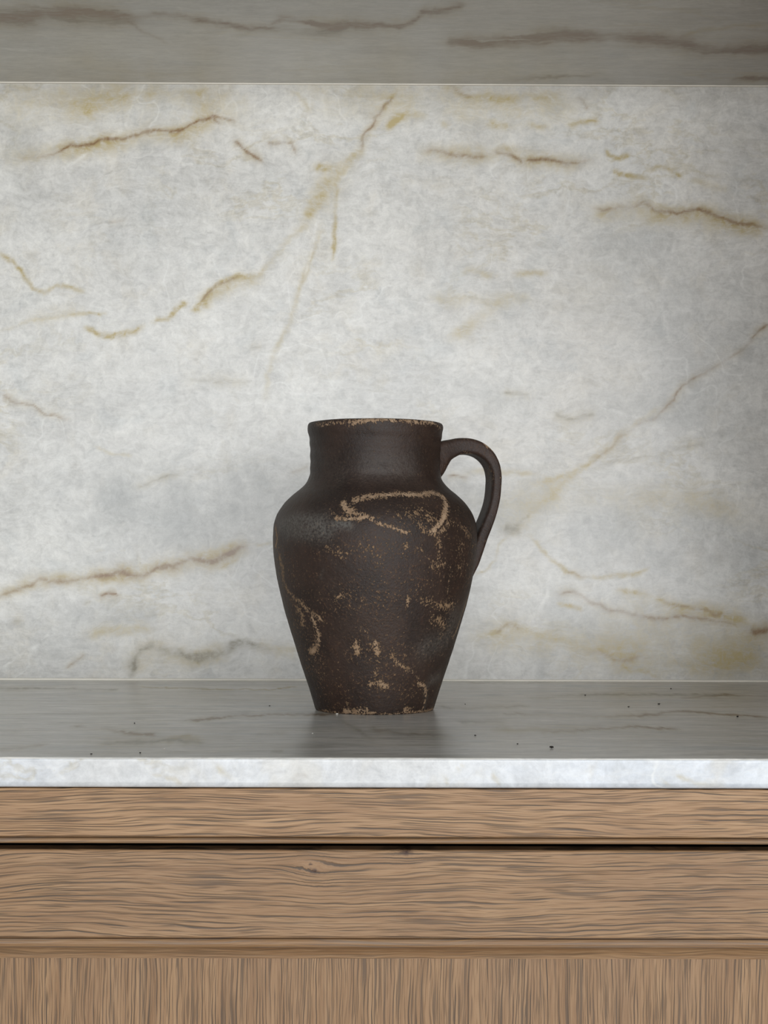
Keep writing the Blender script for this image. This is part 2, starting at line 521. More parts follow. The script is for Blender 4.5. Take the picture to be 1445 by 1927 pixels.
def stone_material(name, squash=(1, 1, 1), white=(.675, .665, .628), grey=(.57, .563, .535), rough=.28, spec=.4,
                   fibre=1.0, crackle=1.0, brown=(.22, .125, .05), olive=(.44, .355, .17), ash=(.25, .225, .165)):
    """polished quartzite: cloudy white ground, felted pale fibres, ochre and olive veins"""
    k = NT(name)
    p = k.vmath('MULTIPLY', k.coord(), squash)
    wob = k.vmath('SCALE', k.vmath('SUBTRACT', k.noise(p, 14, 4, color=True), (.5, .5, .5)), s=0.03)
    pw = k.vmath('ADD', p, wob)
    cloud = k.noise(pw, 9, 5, .6)
    blot = k.noise(p, 3.2, 3, .5, w=4.0)
    f1 = k.noise(pw, 110, 6, .66, .6)
    f2 = k.noise(p, 330, 4, .6, .8)
    hair = None
    for q, (ang, sc, thin) in enumerate(((.35, 95, .05), (-.9, 70, .05), (1.25, 110, .06), (2.4, 85, .05))):
        mp = k.n('ShaderNodeMapping')
        k.put(mp.inputs['Vector'], pw)
        mp.inputs['Rotation'].default_value = (0, ang, ang * .6)
        mp.inputs['Scale'].default_value = (.22, 1, 1)
        v = k.noise(mp.outputs[0], sc, 3, .55, .5, w=q * 3.0)
        rdg = k.remap(k.math('ABSOLUTE', k.math('SUBTRACT', v, .5)), 0.0, thin, 1, 0, True)
        hair = rdg if hair is None else k.math('ADD', hair, rdg)
    r2 = k.math('ABSOLUTE', k.math('SUBTRACT', k.noise(pw, 13, 2, .5, .2, w=2.0), .5))
    crack = k.math('MULTIPLY', k.remap(r2, 0.0, 0.010, 1, 0, True), k.remap(k.noise(p, 7, 2, w=7.0), .46, .62, 0, 1, True))
    base = k.mix(k.remap(cloud, .36, .62, 0, 1, True), grey, white)
    base = k.mix(k.remap(blot, .46, .70, 0, .65, True), base, (.63, .595, .53))
    mot = k.noise(pw, 38, 4, .6, .4, w=11.0)
    hue = k.noise(pw, 21, 4, .6, .4, w=15.0)
    base = k.mix(k.remap(hue, .52, .68, 0, .6 * fibre, True), base, (.60, .565, .49))
    base = k.mix(k.remap(hue, .46, .32, 0, .5 * fibre, True), base, (.50, .515, .505))
    wr = k.math('ABSOLUTE', k.math('SUBTRACT', k.noise(k.vmath('MULTIPLY', pw, (.7, 1, 1.5)), 11, 6, .62, .3, w=19.0), .5))
    wisp = k.math('MULTIPLY', k.remap(wr, 0, .03, 1, 0, True), k.remap(k.noise(p, 6, 2, w=23.0), .48, .64, 0, .42, True))
    base = k.mix(wisp, base, (.46, .40, .255))
    tone = k.math('ADD', k.remap(f1, .25, .75, 1 - .24 * fibre, 1 + .20 * fibre), k.remap(f2, .3, .7, -.08 * fibre, .07 * fibre))
    tone = k.math('MULTIPLY', tone, k.remap(mot, .3, .7, 1 - .10 * fibre, 1 + .09 * fibre))
    g = k.n('ShaderNodeCombineXYZ')
    for i in range(3):
        k.put(g.inputs[i], tone)
    base = k.mix(1.0, base, g.outputs[0], 'MULTIPLY')
    base = k.mix(k.math('MULTIPLY', hair, .11 * fibre, clamp=True), base, (.83, .825, .80))
    base = k.mix(k.math('MULTIPLY', crack, .55 * crackle), base, (.90, .90, .87))
    base = k.mix(k.math('MULTIPLY', k.attr('c'), k.remap(cloud, .3, .7, .6, 1.2), clamp=True), base, k.mix(1.0, (.41, .415, .40), g.outputs[0], 'MULTIPLY'))  # grey stone mottle that also paints in dimmer light on the wall
    br = k.math('ADD', k.remap(f1, .3, .7, .45, 1.45), k.math('MULTIPLY', hair, -.10))
    vo = k.math('MULTIPLY', k.attr('o'), br, clamp=True)
    vg = k.math('MULTIPLY', k.attr('g'), br, clamp=True)
    vb = k.math('MULTIPLY', k.attr('b'), k.remap(f1, .3, .7, .5, 1.3), clamp=True)
    base = k.mix(vo, base, olive)
    base = k.mix(vg, base, ash)
    base = k.mix(vb, base, brown)
    base = k.mix(k.math('MULTIPLY', k.attr('w'), k.remap(f1, .35, .65, .05, .7)), base, (.84, .83, .79))
    return k.finish(base, rough, spec)


def wood_material(name, axis, seed=0.0, knots=(), dark=1.0, tint=1.15, wander=.022, pore_color=(.072, .050, .034)):
    """fumed oak: tan ground with greyed open pores drawn out along the grain (axis 'x' or 'z')"""
    k = NT(name)
    co = k.coord()
    co = k.vmath('ADD', co, (seed, seed * .37, seed * .11))
    ux, uz = ((1, 0) if axis == 'x' else (0, 1))
    # slow wander of the grain
    slow = k.noise(k.vmath('MULTIPLY', co, (5, 5, 22) if axis == 'x' else (22, 5, 5)), 1, 2, .5)
    fast = k.noise(k.vmath('MULTIPLY', co, (28, 28, 90) if axis == 'x' else (90, 28, 28)), 1, 2, .5, w=3.0)
    sh = k.math('ADD', k.math('MULTIPLY', k.math('SUBTRACT', slow, .5), wander), k.math('MULTIPLY', k.math('SUBTRACT', fast, .5), .003))
    kd = None
    for kx, kz, kr in knots:
        d = k.vmath('SUBTRACT', k.coord(), (kx, FACE_Y, kz))
        d = k.vmath('ADD', k.vmath('MULTIPLY', d, (.62, 0, 1)), k.vmath('SCALE', k.vmath('SUBTRACT', k.noise(k.coord(), 380, 3, color=True), (.5, .5, .5)), s=.0042))
        ln = k.vmath('LENGTH', d)
        sep = k.n('ShaderNodeSeparateXYZ'); k.put(sep.inputs[0], d)
        push = k.math('MULTIPLY', k.remap(ln, 0, .014, 1, 0, True), k.math('MULTIPLY', sep.outputs[2], -.28))
        sh = k.math('ADD', sh, push)
        e = k.remap(ln, 0, kr * 1.15, 1, 0, True)
        kd = e if kd is None else k.math('MAXIMUM', kd, e)
    cv = k.n('ShaderNodeCombineXYZ')
    k.put(cv.inputs[2 if axis == 'x' else 0], sh)
    pw = k.vmath('ADD', co, cv.outputs[0])

    def streak(along, across, w, det=2):
        s = (along, along, across) if axis == 'x' else (across, along, along)
        return k.noise(k.vmath('MULTIPLY', pw, s), 1, det, .5, w=w)
    a = streak(13, 700, 0.0, 2)
    b = streak(30, 1300, 5.0, 1)
    c = streak(7, 150, 9.0, 3)
    d = streak(50, 1900, 12.0, 1)
    fig = streak(3.5, 26, 15.0, 2)
    sp = k.n('ShaderNodeSeparateXYZ'); k.put(sp.inputs[0], pw)
    ph = k.math('ADD', k.math('MULTIPLY', sp.outputs[2 if axis == 'x' else 0], 2350.0 if axis == 'x' else 2800.0), k.math('MULTIPLY', streak(5, 60, 21.0, 2), 26.0))
    ring = k.math('SINE', ph)
    brk = streak(15, 420, 27.0, 2)
    ringline = k.math('MULTIPLY', k.remap(ring, .25, .95, 0, 1, True), k.remap(brk, .42, .60, 0, .9 * dark, True))
    base = k.mix(k.remap(c, .35, .65, 0, 1), (.315 * tint, .178 * tint, .087 * tint), (.43 * tint, .262 * tint, .137 * tint))
    base = k.mix(k.remap(fig, .4, .65, 0, .35), base, (.33 * tint, .205 * tint, .12 * tint))
    base = k.mix(k.remap(d, .45, .75, 0, .45), base, (.22, .115, .05))
    base = k.mix(k.remap(d, .5, .25, 0, .4), base, (.50 * tint, .33 * tint, .19 * tint))
    pa = k.remap(a, .54, .66, 0, .85 * dark, True)
    pb = k.math('MULTIPLY', k.remap(b, .57, .66, 0, .75 * dark, True), k.remap(c, .3, .6, .4, 1))
    pore = k.math('MAXIMUM', k.math('MAXIMUM', k.math('MULTIPLY', pa, .8), pb), ringline)
    base = k.mix(pore, base, pore_color)
    h = k.math('SUBTRACT', 1, pore)
    if kd is not None:
        base = k.mix(kd, base, (.06, .030, .020))
    k.bump(h, .35, .0004)
    return k.finish(base, .5, .35)


def plain(name, color, rough, spec=.3, grain=0.06, scale=40):
    k = NT(name)
    f = k.remap(k.noise(k.coord(), scale, 4), .3, .7, 0, 1)
    return k.finish(k.mix(f, tuple(c * (1 - grain) for c in color), tuple(c * (1 + grain) for c in color)), rough, spec)


def clay_material():
    """dark burnished earthenware, slip worn through to tan clay"""
    k = NT('worn_earthenware')
    co = k.coord()
    low = k.noise(co, 22, 4, .6)
    mid = k.noise(co, 110, 5, .65)
    fine = k.noise(k.vmath('MULTIPLY', co, (1, 1, .6)), 900, 3, .6)
    grit = k.noise(co, 480, 4, .75)
    base = k.mix(k.remap(low, .35, .65, 0, 1, True), (.026, .0166, .0130), (.044, .0268, .0200))
    base = k.mix(k.remap(grit, .52, .72, 0, .55, True), base, (.070, .042, .027))
    base = k.mix(k.remap(grit, .44, .30, 0, .6, True), base, (.014, .011, .010))
    r = k.attr('r')
    base = k.mix(k.math('MULTIPLY', r, k.remap(mid, .35, .65, .2, 1)), base, (.060, .030, .021))
    base = k.mix(k.math('MULTIPLY', k.remap(grit, .535, .62, 0, .85, True), k.math('MULTIPLY', k.attr('speck'), k.remap(mid, .4, .6, 0, 1))), base, (.15, .075, .035))
    # ash grey bloom
    gw = k.math('MULTIPLY', k.attr('g'), k.remap(grit, .38, .58, .15, .9), clamp=True)
    base = k.mix(gw, base, (.14, .132, .118))
    # worn patches: the mask sets how likely the slip is gone, the grit decides where
    t = k.attr('t')
    body = k.attr('speck')
    like = k.math('ADD', k.math('MULTIPLY', t, 1.0), k.math('MULTIPLY', body, .38))
    n = k.math('ADD', k.math('MULTIPLY', grit, .8), k.math('MULTIPLY', fine, .5))
    n = k.math('SUBTRACT', n, .15)
    thr = k.math('SUBTRACT', .665, k.math('MULTIPLY', like, .268))
    worn = k.remap(k.math('SUBTRACT', n, thr), 0, .06, 0, .92, True)
    wc = k.mix(k.remap(mid, .3, .7, 0, 1), (.25, .155, .088), (.47, .33, .215))
    wc = k.mix(k.remap(t, .35, .8, .75, 0, True), wc, (.245, .15, .078))
    base = k.mix(worn, base, wc)
    h = k.math('ADD', k.math('MULTIPLY', mid, .5), k.math('ADD', k.math('MULTIPLY', grit, .5), k.math('MULTIPLY', worn, -.25)))
    k.bump(h, .8, .0013)
    rough = k.math('ADD', k.remap(grit, .3, .7, .42, .58), k.math('MULTIPLY', worn, .3))
    return k.finish(base, rough, .36)


M_WALL = stone_material('quartzite_splashback', fibre=.9, crackle=.5)
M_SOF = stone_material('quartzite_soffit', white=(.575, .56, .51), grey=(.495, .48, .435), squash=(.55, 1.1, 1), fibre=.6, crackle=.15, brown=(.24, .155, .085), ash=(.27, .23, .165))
M_TOP = stone_material('quartzite_worktop', white=(.80, .775, .72), grey=(.67, .645, .595), squash=(.3, 1.3, 1), fibre=1.5, crackle=.15, rough=.27, spec=.20)
M_SIDE = wood_material('oak_shade_panel', 'z', 6.1)
M_EDGE = stone_material('quartzite_edge', white=(.70, .735, .78), grey=(.62, .655, .70), fibre=.85, crackle=.8)
M_CAULK = plain('pale_caulk', (.88, .84, .75), .6)
M_RAIL = wood_material('oak_rail', 'x', 3.1, tint=1.07)
M_DOOR = wood_material('oak_door_rail', 'x', 0.0, knots=KNOTS, tint=.93)
M_BEAD = wood_material('oak_bead', 'x', 5.3, dark=.6, tint=.85, pore_color=(.16, .14, .125))
M_COVE = wood_material('oak_cove', 'x', 8.2, dark=.6, tint=.84)
M_PANEL = wood_material('oak_panel', 'z', 1.7, wander=.010, tint=.89)
M_STILE = wood_material('oak_stile', 'z', 4.4)
M_DARK = plain('dark_carcass', (.03, .022, .016), .7)
M_FLOOR = plain('floor_oak', (.15, .11, .08), .5, grain=.2, scale=6)
M_CLAY = clay_material()
M_GRIT = plain('grit', (.02, .017, .014), .8)
M_CRUMB = plain('crumb', (.75, .72, .66), .8)

# ---------------------------------------------------------------- the setting
# splashback slab
X = xs_dense(.0016, .009, .425)
Z = np.arange(.8985, SOF_Z + .0035, .0016)
GX, GZ = np.meshgrid(X, Z)
P = np.stack([GX, np.full(GX.shape, WALL_Y), GZ], -1)
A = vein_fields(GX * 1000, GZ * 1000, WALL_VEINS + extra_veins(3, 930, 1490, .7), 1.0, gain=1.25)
z0, z1 = Z[0], Z[-1]
bv = [(-HALF, WALL_Y + .02, z0), (HALF, WALL_Y + .02, z0), (HALF, WALL_Y + .02, z1), (-HALF, WALL_Y + .02, z1),
      (-HALF, WALL_Y, z0), (HALF, WALL_Y, z0), (HALF, WALL_Y, z1), (-HALF, WALL_Y, z1)]
bf = [(1, 0, 3, 2), (0, 1, 5, 4), (1, 2, 6, 5), (2, 3, 7, 6), (3, 0, 4, 7)]
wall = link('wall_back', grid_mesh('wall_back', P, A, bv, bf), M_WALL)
tag(wall, 'white quartzite splashback slab with ochre veins behind the jug', kind='structure')

# upper slab (only its underside shows)
X = xs_dense(.0024, .012, .46)
Y = np.arange(SOF_Y, WALL_Y + .021, .0013)
GX, GY = np.meshgrid(X, Y)
P = np.stack([GX, GY, np.full(GX.shape, SOF_Z)], -1)
A = vein_fields(GX * 1000, GY * 1000, SOFFIT_VEINS + extra_veins(5, 1520, 1800, 1.5), 3.5, warp=1.6, fat=0.75)
y0, y1 = Y[0], Y[-1]
bv = [(-HALF, y0, SOF_Z + .25), (HALF, y0, SOF_Z + .25), (HALF, y1, SOF_Z + .25), (-HALF, y1, SOF_Z + .25),
      (-HALF, y0, SOF_Z), (HALF, y0, SOF_Z), (HALF, y1, SOF_Z), (-HALF, y1, SOF_Z)]
bf = [(0, 1, 2, 3), (1, 0, 4, 5), (2, 1, 5, 6), (3, 2, 6, 7), (0, 3, 7, 4)]
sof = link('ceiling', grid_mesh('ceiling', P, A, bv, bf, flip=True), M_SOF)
tag(sof, 'grey stone underside of the niche with long brown veins, above the jug', kind='structure')

# caulk lines in the two back corners
def fillet(name, z, s, w):
    pr = [(WALL_Y + .001, z - s * .0006), (WALL_Y - .0022, z - s * .0004), (WALL_Y - .0022, z + s * w * .85),
          (WALL_Y - .0016, z + s * w), (WALL_Y + .001, z + s * w)]
    o = link(name, sweep_mesh(name, pr, -HALF, HALF), M_CAULK)
    return tag(o, kind='structure')
tag(fillet('trim_1', TOP_Z, 1, .0018), 'pale caulk line where the splashback meets the worktop')
tag(fillet('trim_2', SOF_Z, -1, .0012), 'thin pale caulk line where the splashback meets the upper slab')

side = link('shade_panel_right', box_mesh('shade_panel_right', .43, .46, EDGE_Y + .012, WALL_Y - .003, TOP_Z + .0005, SOF_Z - .0005, .001), M_SIDE)  # unseen, added to shade the niche's right end; dark oak cuts bounce
tag(side, 'unseen oak end panel added to shade the right of the niche', kind='structure')

fl = link('floor', box_mesh('floor', -5, 5, -5, 2.2, -.05, 0, 0), M_FLOOR)
tag(fl, 'oak floor of the room', kind='structure')

# ---------------------------------------------------------------- worktop
X = xs_dense(.0026, .012, .46)
prof = [(y, TOP_Z) for y in np.arange(WALL_Y + .02, EDGE_Y + .003, -.0035)]
n_top = len(prof)
rad = .0018
for a in np.linspace(0, math.pi / 2, 5):
    prof.append((EDGE_Y + rad - rad * math.sin(a), TOP_Z - rad + rad * math.cos(a)))
for z in np.linspace(TOP_Z - rad - .001, SLAB_Z + .0015, 8):
    prof.append((EDGE_Y, z))
prof += [(EDGE_Y + .0012, SLAB_Z + .0003), (EDGE_Y + .002, SLAB_Z), (WALL_Y + .02, SLAB_Z), (WALL_Y + .02, TOP_Z)]
prof = np.array(prof)
GX = np.repeat(X[None], len(prof), 0)
P = np.stack([GX, np.repeat(prof[:, :1], len(X), 1), np.repeat(prof[:, 1:], len(X), 1)], -1)
A = vein_fields(GX * 1000, P[..., 1] * 1000, TOP_VEINS + extra_veins(8, 1200, 1800, 1.2), 10.0, warp=.8, fat=0.7)
on_top = (np.arange(len(prof)) < n_top)[:, None]
A = {q: np.where(on_top, a, 0) for q, a in A.items()}
E = vein_fields(GX * 1000, P[..., 2] * 1000, EDGE_VEINS, 1.0, warp=1.2)
A = {q: np.where(on_top, A[q], E[q]) for q in A}
nX = len(X); r_last = len(prof) - 1
ends = [tuple(-(i * nX) - 1 for i in range(r_last)), tuple(-(i * nX + nX - 1) - 1 for i in range(r_last))[::-1]]
me = grid_mesh('worktop', P, A, (), ends, flip=False)
top = link('worktop', me, [M_TOP, M_EDGE])
mi = np.zeros(len(me.polygons), int)
rows = np.arange((len(prof) - 1) * (nX - 1)) // (nX - 1)
mi[:len(rows)] = np.where((rows >= n_top + 3), 1, 0)
me.polygons.foreach_set('material_index', mi)
tag(top, 'long stone worktop, grey polished top and bright white front edge, under the jug', 'worktop')

# ---------------------------------------------------------------- oak base cabinet
cab = bpy.data.objects.new('base_cabinet', None); COL.objects.link(cab)
cab.location = (0, FACE_Y, 0)
tag(cab, 'fumed oak base cabinet with beaded rail and panelled doors under the worktop', 'cabinet')


def cabpart(name, me, mat, parent=None):
    o = link(name, me, mat)
    o.parent = parent or cab
    o.matrix_parent_inverse.identity()
    off = Vector((0, FACE_Y, 0))
    if not parent or parent is cab:
        o.location = -off
    return o


FY = FACE_Y
# top rail: flat face, then a quirk and a bead run along its lower edge
bz0, bz1 = .8424, .8473
rail = [(FY, .8787), (FY, bz1 + .0006), (FY + .0005, bz1), (FY + .005, bz1), (FY + .020, bz1), (FY + .020, .8792), (FY + .0006, .8792)]
cabpart('top_rail', sweep_mesh('top_rail', rail, -HALF + .02, HALF - .02), M_RAIL)
cz, cr = (bz0 + bz1 - .0010) / 2, (bz1 - .0010 - bz0) / 2
bead = [(FY + .020, bz1 - .0001), (FY + .0052, bz1 - .0001), (FY + .0048, bz1 - .0010)]
for a in np.linspace(80, -90, 11):
    bead.append((FY + .0030 - cr * 1.3 * math.cos(math.radians(a)), cz + cr * math.sin(math.radians(a))))
bead += [(FY + .020, bz0)]
cabpart('rail_bead', sweep_mesh('rail_bead', bead, -HALF + .02, HALF - .02), M_BEAD)
# carcass behind the fronts
bm = bmesh.new()
for x0, x1, y0, y1, za, zb in ((-HALF + .02, HALF - .02, FY + .55, FY + .562, .1, .879), (-HALF + .02, HALF - .02, FY + .02, FY + .55, .1, .118),
                               (-HALF + .02, -HALF + .038, FY + .02, FY + .55, .118, .879), (HALF - .038, HALF - .02, FY + .02, FY + .55, .118, .879),
                               (-.424, -.406, FY + .045, FY + .55, .118, .879), (.406, .424, FY + .045, FY + .55, .118, .879)):
    r = bmesh.ops.create_cube(bm, size=1)
    for v in r['verts']:
        v.co = Vector(((x0 + x1) / 2 + v.co.x * (x1 - x0), (y0 + y1) / 2 + v.co.y * (y1 - y0), (za + zb) / 2 + v.co.z * (zb - za)))
me = bpy.data.meshes.new('carcass'); bm.to_mesh(me); bm.free()
cabpart('carcass', me, M_DARK)
cabpart('plinth', box_mesh('plinth', -HALF + .02, HALF - .02, FY + .05, FY + .068, 0, .1), M_DARK)
cabpart('bottom_rail', box_mesh('bottom_rail', -HALF + .02, HALF - .02, FY, FY + .02, .1, .13), M_RAIL)
for sx in (-HALF + .02, -.434, .394, HALF - .06):
    cabpart('face_stile', box_mesh('face_stile', sx, sx + .04, FY, FY + .0199, .1302, bz0 - .0002), M_STILE)

DZ1, DZ0 = .8384, .134


def door(x0, x1):
    """frame and panel door; the frame carries a stuck moulding that slopes down to the panel"""
    d = cabpart('door', box_mesh('door', x0 + .03, x1 - .03, FY + .0165, FY + .0195, DZ0 + .03, DZ1 - .03, 0), M_DARK)
    d.location.y += .0015                                         # the door sits a hair behind the rail

    def sub(name, me, mat):
        o = link(name, me, mat); o.parent = d
        return o
    zt = .7800
    # rail of the frame with its top arris, quirk, small bead and cove
    pr = [(FY + .0012, DZ1), (FY + .0004, DZ1 - .0004), (FY, DZ1 - .0012), (FY, zt + .0010), (FY + .0004, zt + .0003), (FY + .0040, zt),
          (FY + .0160, zt), (FY + .0160, DZ1)]
    sub('frame_rail', sweep_mesh('frame_rail', pr, x0 + .056, x1 - .056), M_DOOR)
    mo = [(FY + .0160, zt), (FY + .0040, zt), (FY + .0040, zt - .0007), (FY + .0012, zt - .0012), (FY + .0004, zt - .0024), (FY + .0004, zt - .0044),
          (FY + .0010, zt - .0060), (FY + .0022, zt - .0070)]
    sub('panel_bead', sweep_mesh('panel_bead', mo + [(FY + .0160, zt - .0070)], x0 + .056, x1 - .056), M_BEAD)
    z2 = zt - .0070
    co = [(FY + .0022, z2), (FY + .0042, z2 - .0007), (FY + .0058, z2 - .0022), (FY + .0070, z2 - .0042), (FY + .0078, z2 - .0062), (FY + .0082, z2 - .0085),
          (FY + .0105, z2 - .0085), (FY + .0105, z2 - .0040), (FY + .0160, z2 - .0040), (FY + .0160, z2)]
    sub('panel_cove', sweep_mesh('panel_cove', co, x0 + .056, x1 - .056), M_COVE)
    sub('panel', box_mesh('panel', x0 + .05, x1 - .05, FY + .0106, FY + .0164, DZ0 + .06, z2 - .0041, 0), M_PANEL)
    sub('frame_rail', box_mesh('lower_rail', x0 + .056, x1 - .056, FY, FY + .016, DZ0, DZ0 + .075), M_DOOR)
    for a in (x0, x1 - .0558):
        sub('frame_stile', box_mesh('frame_stile', a, a + .0558, FY, FY + .016, DZ0, DZ1), M_STILE)
    return d


door(-HALF + .064, -.438)
door(-.390, .390)
door(.438, HALF - .064)

# ---------------------------------------------------------------- the jug
PROFILE = [(0, 0.4), (44, 0.6), (48.6, 0), (50.2, .25), (50.9, 1.3), (56.6, 19.6), (63.9, 41.5), (71.9, 67.0), (78.0, 87.6), (81.2, 100.4), (84.0, 114.0), (86.0, 126.4),
           (87.2, 139.1), (87.4, 150.6), (86.5, 159.2), (84.0, 167.0), (80.5, 172.9), (76.7, 177.9), (69.4, 184.8), (64.8, 188.4), (60.7, 192.3),
           (57.7, 196.6), (56.2, 201.7), (55.7, 207.6), (55.7, 214.9), (55.9, 223.6), (56.4, 230.9), (57.3, 236.3), (58.1, 240.4), (58.0, 243.2),
           (56.7, 245.4), (54.6, 246.0), (52.6, 244.6), (51.8, 240), (50.4, 228), (49.8, 212), (51, 200), (58, 188), (70, 176), (78, 162), (81, 148),
           (79, 126), (73, 98), (65, 67), (54, 36), (46, 12), (40, 7), (0, 6.5)]


def smooth_path(pts, step, keep):
    """Catmull-Rom through the points, resampled; the first and last few stay sharp"""
    p = np.array(pts, float); out = [p[0]]
    for i in range(len(p) - 1):
        a, b = p[i], p[i + 1]
        n = max(1, int(np.linalg.norm(b - a) / step))
        p0 = p[max(i - 1, 0)]; p3 = p[min(i + 2, len(p) - 1)]
        sharp = i in keep
        for k in range(1, n + 1):
            t = k / n
            if sharp:
                out.append(a + (b - a) * t)
            else:
                l0, l1, l2 = (max(np.linalg.norm(q), 1e-6) ** .5 for q in (a - p0, b - a, p3 - b))
                m0 = (b - a) - 0 * a if i == 0 else l1 * ((a - p0) / l0 - (b - p0) / (l0 + l1) + (b - a) / l1)
                m1 = l1 * ((b - a) / l1 - (p3 - a) / (l1 + l2) + (p3 - b) / l2)
                t2, t3 = t * t, t * t * t
                out.append((2 * t3 - 3 * t2 + 1) * a + (t3 - 2 * t2 + t) * m0 + (-2 * t3 + 3 * t2) * b + (t3 - t2) * m1)
    return np.array(out)


jug = bpy.data.objects.new('jug', None); COL.objects.link(jug)
jug.location = (-.00786, 1.50557, TOP_Z)
tag(jug, 'dark brown worn earthenware jug with one handle, standing on the worktop', 'jug')

C = smooth_path(PROFILE, 1.1, {0, 1, 2, 3, 4, len(PROFILE) - 2})
NA = 420
TH = np.linspace(0, 2 * math.pi, NA, endpoint=False)          # 0 = towards the room, + = towards the handle side
R = np.repeat(C[:, :1], NA, 1); H = np.repeat(C[:, 1:], NA, 1)
T = np.repeat(TH[None], len(C), 0)
arc = np.cumsum(np.r_[0, np.linalg.norm(np.diff(C, axis=0), axis=1)])
outer = arc <= arc[np.argmax(C[:, 1])] + 3
# hand thrown: faint turning rings and a slightly uneven wall, rim and foot
ring = 0.22 * np.sin(H * .62 + 1.4 * np.sin(T)) * np.clip((H - 190) / 12, 0, 1) * np.clip((246 - H) / 6, 0, 1)
ring -= 0.45 * np.exp(-((H - 215.5 - .8 * np.sin(T * 2)) / .7) ** 2) * np.clip(fbm(np.cos(T) * 3 + 9, np.sin(T) * 3 + 9, 2) * 2 + .6, 0, 1)
wob = 0.5 * fbm(np.cos(T) * 1.7 + 20, np.sin(T) * 1.7 + H * .03 + 20, 4, 3) + 0.16 * fbm(np.cos(T) * 14 + 40, np.sin(T) * 14 + H * .16 + 40, 6, 3)
chip = np.clip(fbm(T * 4.2 * 0 + np.cos(T) * 6 + 60, np.sin(T) * 6 + 60, 8, 3) - .12, 0, 1) * np.exp(-(H / 2.2) ** 2) * 2.2
RR = np.where(outer[:, None] & (R > 1), R + ring + wob - chip * (R > 45), R)
HH = H + np.where((H > 238) & outer[:, None], 0.45 * fbm(np.cos(T) * 1.5 + 5, np.sin(T) * 1.5 + 5, 3, 2), 0)
P = np.stack([RR * np.sin(T), -RR * np.cos(T), HH], -1) / 1000


def wear_fields(Tdeg, Hmm):
    out = {k: np.zeros(Tdeg.shape) for k in 'tgr'}
    u = Tdeg * 1.36
    un = u + 3.2 * fbm(u * .09 + 3, Hmm * .09, 2, 4); hn = Hmm + 2.4 * fbm(u * .09, Hmm * .09, 7, 4)
    for flat, wid, k, tint in WEAR + BACK_WEAR:
        pts = [(flat[i] * 1.36, flat[i + 1]) for i in range(0, len(flat), 2)]
        d2, _ = polyline_d2(un, hn, pts)
        val = k * np.exp(-d2 / (0.85 * wid) ** 2)
        out[tint] = np.maximum(out[tint], val) if tint == 't' else 1 - (1 - out[tint]) * (1 - val)
    return out


r_ = random.Random(11)
BACK_WEAR = []
for k in range(16):
    a, h = r_.uniform(100, 262), r_.uniform(10, 190); q = []
    for j in range(4):
        q += [a, h]; a += r_.uniform(-6, 9); h += r_.uniform(-10, 8)
    BACK_WEAR.append((q, r_.uniform(2, 6), r_.uniform(.4, .8), r_.choice('ttgr')))
TD = np.degrees(T); TD = np.where(TD > 270, TD - 360, TD)
W = wear_fields(TD, H)
for q in W:
    W[q] = np.where(outer[:, None], W[q], 0)
sp = np.clip(.5 + .9 * fbm(TD * .05 + 30, H * .06 + 30, 5, 4), 0, 1) * np.clip((188 - H) / 30, .12, 1)
W['speck'] = np.where(outer[:, None], sp, 0)
# drop the coincident rings at the two poles
body = link('body', grid_mesh('jug_body', P, W, wrap=True), M_CLAY, smooth=True)
bm = bmesh.new(); bm.from_mesh(body.data)
bmesh.ops.remove_doubles(bm, verts=bm.verts[:], dist=1e-6)
bmesh.ops.recalc_face_normals(bm, faces=bm.faces[:])
bm.to_mesh(body.data); bm.free()
body.parent = jug

# strap handle: rounded strap swept along a bow, swung a little to the back
HPATH = [(40, 207.0, 34, 36), (47, 213.5, 31, 34), (53.5, 219, 25, 30), (59, 222.6, 20, 28), (64.5, 224.8, 17.2, 26), (70.3, 226.6, 15.6, 25), (79.4, 227.0, 14.6, 25), (88.1, 224.8, 13.6, 25), (95.8, 219.3, 12.2, 25),
         (100.9, 211.6, 10.6, 25), (103.2, 202.0, 9.6, 25), (103.0, 192.0, 9.4, 25), (101.9, 181.5, 9.6, 25), (99.2, 170.5, 10, 25.5), (94.7, 158.6, 10.8, 26),
         (90.1, 147.7, 11.5, 27), (86.5, 137.1, 11.0, 28), (83.6, 125.0, 8, 27), (80.6, 114.0, 4, 22)]
HAZ = math.radians(104.5)
hp = smooth_path(HPATH, 1.5, set())
c0 = hp[:, :2] / np.array([math.sin(HAZ), 1.0])
tan = np.gradient(c0, axis=0); tan /= np.linalg.norm(tan, axis=1)[:, None]
nor = np.stack([-tan[:, 1], tan[:, 0]], 1)                    # across the strap, in the plane of the bow
NS = 40
ang = np.linspace(0, 2 * math.pi, NS, endpoint=False)
e = 2 / 4.0
ca = np.sign(np.cos(ang)) * np.abs(np.cos(ang)) ** e; sa = np.sign(np.sin(ang)) * np.abs(np.sin(ang)) ** e
er, et = np.array([math.sin(HAZ), -math.cos(HAZ)]), np.array([math.cos(HAZ), math.sin(HAZ)])
HP = np.zeros((len(hp), NS, 3))
for i in range(len(hp)):
    t2, w2 = hp[i, 2] / 2, hp[i, 3] / 2
    # a shallow groove along the outer face, as fingers leave it
    off = t2 * ca * (1 - .10 * np.cos(np.clip(sa, -1, 1) * math.pi / 2) ** 2)
    rad_, zz = c0[i, 0] + nor[i, 0] * off, c0[i, 1] + nor[i, 1] * off
    HP[i, :, 0] = rad_ * er[0] + w2 * sa * et[0]
    HP[i, :, 1] = rad_ * er[1] + w2 * sa * et[1]
    HP[i, :, 2] = zz
s_ = np.repeat(np.linspace(0, 1, len(hp))[:, None], NS, 1); a_ = np.repeat(ang[None], len(hp), 0)
